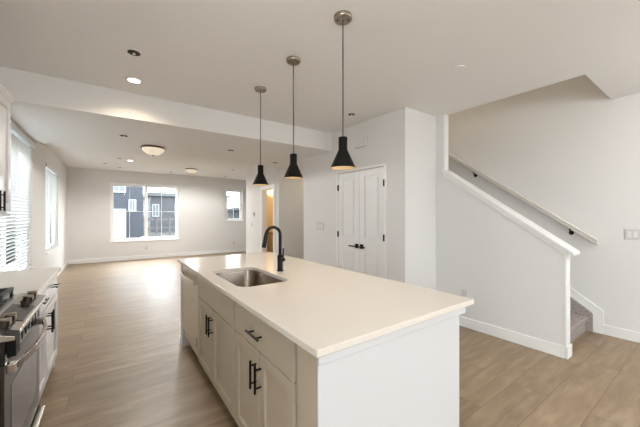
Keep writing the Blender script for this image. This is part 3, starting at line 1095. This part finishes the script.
sp = thing('ceiling_sprinkler', '', 'sprinkler', (0.165, 2.84, CE), 'recessed ceiling sprinklers')
MB().lathe([(0.060, 0.0), (0.060, -0.003), (0.052, -0.006), (0.044, -0.004), (0.044, -0.001)], n=28).build('escutcheon', M['plastic'], sp, smooth=True, local=True)
MB().lathe([(0.0, -0.0066), (0.046, -0.0066), (0.046, -0.0045), (0.0, -0.0045)], n=28).build('cup', M['dark'], sp, local=True)
MB().lathe([(0.0, -0.0068), (0.006, -0.0068), (0.006, -0.014), (0.012, -0.015), (0.012, -0.0165), (0.0, -0.0165)], n=16).build('head', M['plastic'], sp, smooth=True, local=True)
spots = [((0.165, 2.84, CE), 'ceiling sprinkler in the kitchen, just nearer than the lit downlight'),
         ((2.60, 2.915, CE), 'ceiling sprinkler in front of the pantry door wall'),
         ((0.159, 4.65, LOW), 'ceiling sprinkler in the soffit just left of the near flush dome light'),
         ((1.597, 4.70, LOW), 'ceiling sprinkler in the soffit left of the farthest pendant cord'),
         ((2.70, 5.31, LOW), 'ceiling sprinkler in the soffit between the two farther pendants'),
         ((0.20, 8.40, CE), 'ceiling sprinkler beside the lit downlight in the living room'),
         ((0.24, 10.04, CE), 'ceiling sprinkler above the left half of the wide far window'),
         ((-0.08, 9.43, CE), 'leftmost ceiling sprinkler in the living room'),
         ((1.573, 10.17, CE), 'ceiling sprinkler left of the far flush dome light'),
         ((2.98, 8.58, CE), 'ceiling sprinkler right of the far flush dome light, nearer of two'),
         ((3.30, 10.27, CE), 'ceiling sprinkler above the small high far window')]
for i, (loc, lab) in enumerate(spots):
    c = sp if i == 0 else copy_tree(sp)
    c.location = loc
    c['label'] = lab
cv = MB().lathe([(0.0, -0.007), (0.045, -0.007), (0.053, -0.005), (0.056, -0.0005), (0.0, -0.0005)], 0, 0, 28).build('ceiling_cover_plate', M['ceil'], None, smooth=True)
cv.location = (2.57, 1.44, CE)
tag(cv, 'round blank white cover on the ceiling before the stair opening', 'cover plate')

fl = thing('flush_ceiling_light', 'near flush dome ceiling light with a brass rim on the soffit', 'ceiling light', (0.555, 5.20, LOW), 'flush dome ceiling lights')
MB().lathe([(0.0, -0.0005), (0.152, -0.0005), (0.170, -0.018), (0.166, -0.028), (0.140, -0.028), (0.0, -0.030)], n=40).build('rim', M['bronze'], fl, smooth=True, local=True)
MB().lathe([(0.154, -0.028), (0.149, -0.050), (0.128, -0.080), (0.088, -0.108), (0.042, -0.121), (0.0, -0.124)], n=40).build('dome', M['dome'], fl, smooth=True, local=True)
MB().lathe([(0.0, -0.120), (0.012, -0.123), (0.012, -0.131), (0.006, -0.137), (0.0, -0.143)], n=16).build('finial', M['bronze'], fl, smooth=True, local=True)
f2 = copy_tree(fl)
f2.location = (1.95, 9.15, CE)
f2['label'] = 'far flush dome ceiling light above the wide far window'
for c, z, pw, bl in ((fl, LOW, 52, 0.06), (f2, CE, 95, 0.4)):
    light('dome_light', 'SPOT', (c.location.x, c.location.y, z - 0.15), pw, (1.0, 0.985, 0.96), c, size=0.12, spot=176, blend=bl)


# ------------------------------------------------------------------ plates, thermostat, chime
def plate(name, label, cat, base, axis, sgn, w, h, toggles, group=None):
    """cover plate on a wall; axis 'x' or 'y' is the wall normal, sgn the room side; base: centre on the wall face"""
    p = thing(name, label, cat, base, group)

    def bx(mb, a0, a1, z0, z1, t0, t1):
        t0, t1 = sorted((sgn * t0, sgn * t1))
        if axis == 'x':
            mb.box(t0, a0, z0, t1, a1, z1)
        else:
            mb.box(a0, t0, z0, a1, t1, z1)
        return mb
    bx(MB(), -w / 2, w / 2, -h / 2, h / 2, 0.0005, 0.009).build('cover', M['plate'], p, bevel=0.002, local=True)
    for k in toggles:
        if name == 'wall_outlet':
            for dz in (-0.02, 0.02):
                s = bx(MB(), k - 0.016, k + 0.016, dz - 0.014, dz + 0.014, 0.009, 0.0105).build('receptacle', M['plate'], p, bevel=0.001, local=True)
                m2 = bx(MB(), k - 0.008, k - 0.005, dz - 0.006, dz + 0.006, 0.0102, 0.011)
                bx(m2, k + 0.005, k + 0.008, dz - 0.006, dz + 0.006, 0.0102, 0.011)
                m2.build('slots', M['slot'], s, local=True)
        else:
            bx(MB(), k - 0.017, k + 0.017, -0.034, 0.034, 0.009, 0.012).build('rocker', M['plastic'], p, bevel=0.002, local=True)
    return p


plate('light_switch', 'white triple switch plate on the wall left of the pantry door', 'switch', (XD, 4.12, 1.20), 'x', -1, 0.20, 0.125, (-0.05, 0.0, 0.05))
plate('light_switch', 'white double switch plate at the right edge, right of the handrail', 'switch', (XR, 0.635, 1.18), 'x', -1, 0.118, 0.118, (-0.024, 0.024))
plate('light_switch', 'white switch plate below the thermostat left of the bathroom doorway', 'switch', (3.15, 7.60, 1.13), 'x', -1, 0.075, 0.118, (0,))
plate('wall_outlet', 'wall outlet below the wide window on the far wall', 'outlet', (0.963, YF, 0.34), 'y', -1, 0.075, 0.118, (0,))
plate('wall_outlet', 'wall outlet below the small high window on the far wall', 'outlet', (3.787, YF, 0.34), 'y', -1, 0.075, 0.118, (0,))
plate('wall_outlet', 'wall outlet low on the stair half wall behind the island corner', 'outlet', (XS0, 1.945, 0.405), 'x', -1, 0.075, 0.118, (0,))

th = thing('thermostat', 'small thermostat on the white wall left of the bathroom doorway', 'thermostat', (3.15, 7.43, 1.41))
MB().box(-0.022, -0.055, -0.05, -0.0005, 0.055, 0.05).build('case', M['plastic'], th, bevel=0.004, local=True)
MB().box(-0.0235, -0.05, -0.028, -0.022, -0.008, 0.038).build('screen', M['slot'], th, local=True)
ch = thing('door_chime', 'white chime box high on the wall above the pantry door', 'chime', (XD, 3.10, 2.44))
MB().box(-0.045, -0.118, -0.068, -0.0005, 0.118, 0.068).build('cover', M['plastic'], ch, bevel=0.004, local=True)
MB().box(-0.047, -0.105, -0.055, -0.045, 0.105, 0.055).build('front_grille', M['wall'], ch, bevel=0.002, local=True)

# ------------------------------------------------------------------ outside
gr = MB().box(-30, -10, -0.30, -1.12, 10.96, -0.12).box(-30, 10.96, -0.30, 60, 70, -0.12).box(-30, -30, -0.30, 60, -2.8, -0.12).build('exterior_ground', M['rock'])
struct(gr, 'pale gravel ground outside the far window')


def house(name, label, x0, x1, y0, y1, h, m, wins, whites=(), roof=0.3):
    b = thing(name, label, 'building', ((x0 + x1) / 2, y0, -0.12), 'neighbouring houses')
    MB().box(x0, y0, -0.12, x1, y1, h).build('wall', m, b)
    MB().box(x0 - 0.25, y0 - 0.25, h, x1 + 0.25, y1, h + roof).build('roof', M['roof'], b)
    for (a0, a1, z0, z1) in wins:
        mb = MB()
        sash(mb, 'y', y0 - 0.05, y0 + 0.02, a0, a1, z0, z1, 0.09)
        mb.box((a0 + a1) / 2 - 0.03, y0 - 0.04, z0, (a0 + a1) / 2 + 0.03, y0 + 0.02, z1)
        f = mb.build('window_frame', M['siding_white'], b)
        MB().box(a0 + 0.09, y0 - 0.02, z0 + 0.09, a1 - 0.09, y0 - 0.002, z1 - 0.09).build('pane', M['win_dark'], f)
    for (a0, a1, z0, z1) in whites:
        MB().box(a0, y0 - 0.3, z0, a1, y0 - 0.001, z1).build('bay', M['siding_white'], b)
    return b


house('townhouse', 'slate blue house with white windows seen in the left sash of the wide window', -6.0, 1.78, 22, 30, 5.5, M['siding_blue'],
      [(0.15, 0.85, 2.75, 3.6), (0.98, 1.40, 1.6, 2.35)], [(0.05, 0.85, -0.1, 1.75)])
house('townhouse', 'low grey house behind gravel in the right sash of the wide window', 2.9, 9.5, 29, 36, 3.0, M['siding_grey'],
      [(2.98, 3.55, 1.2, 2.3), (4.75, 5.35, 1.2, 2.3)])
house('townhouse', 'pale house seen through the small high window', 11.5, 17.0, 30, 38, 1.85, M['siding_grey'], [(12.4, 13.4, 0.6, 1.5)])
ls = thing('townhouse', 'grey house added outside the left windows to block the sky behind the blinds', 'building', (-7.0, 7.0, -0.12), 'neighbouring houses')  # added block that keeps sky out of the blind gaps
MB().box(-12.0, -2.0, -0.12, -6.0, 20.0, 5.4).build('wall', M['siding_grey'], ls)
MB().box(-12.3, -2.3, 5.4, -5.7, 20.3, 5.7).build('roof', M['roof'], ls)
fn = thing('fence', 'dark rail fence on the gravel outside the wide window', 'fence', (3.5, 25, -0.12))
MB().box(1.9, 25.0, 0.95, 5.6, 25.06, 1.12).build('rail', M['fence'], fn)
MB().box(1.9, 25.0, 0.35, 5.6, 25.06, 0.45).build('rail', M['fence'], fn)
for k in range(5):
    MB().box(1.95 + k * 0.88, 24.95, -0.12, 2.05 + k * 0.88, 25.05, 1.2).build('post', M['fence'], fn)
rk = MB()
for k in range(120):
    x, y, s = random.uniform(1.6, 6), random.uniform(17.5, 21.4), random.uniform(0.08, 0.25)
    ring = []
    rk.lathe([(0.0, -0.12 + s * 0.8), (s * 0.6, -0.12 + s * 0.6), (s, -0.12 + s * 0.2), (s * 0.9, -0.13)], x, y, 7)
o = rk.build('landscape_rocks', mat('pale_rock', (0.28, 0.27, 0.25), 0.9, var=0.2))
tag(o, 'pale landscape rocks scattered outside the wide far window', 'rocks')
o['kind'] = 'stuff'
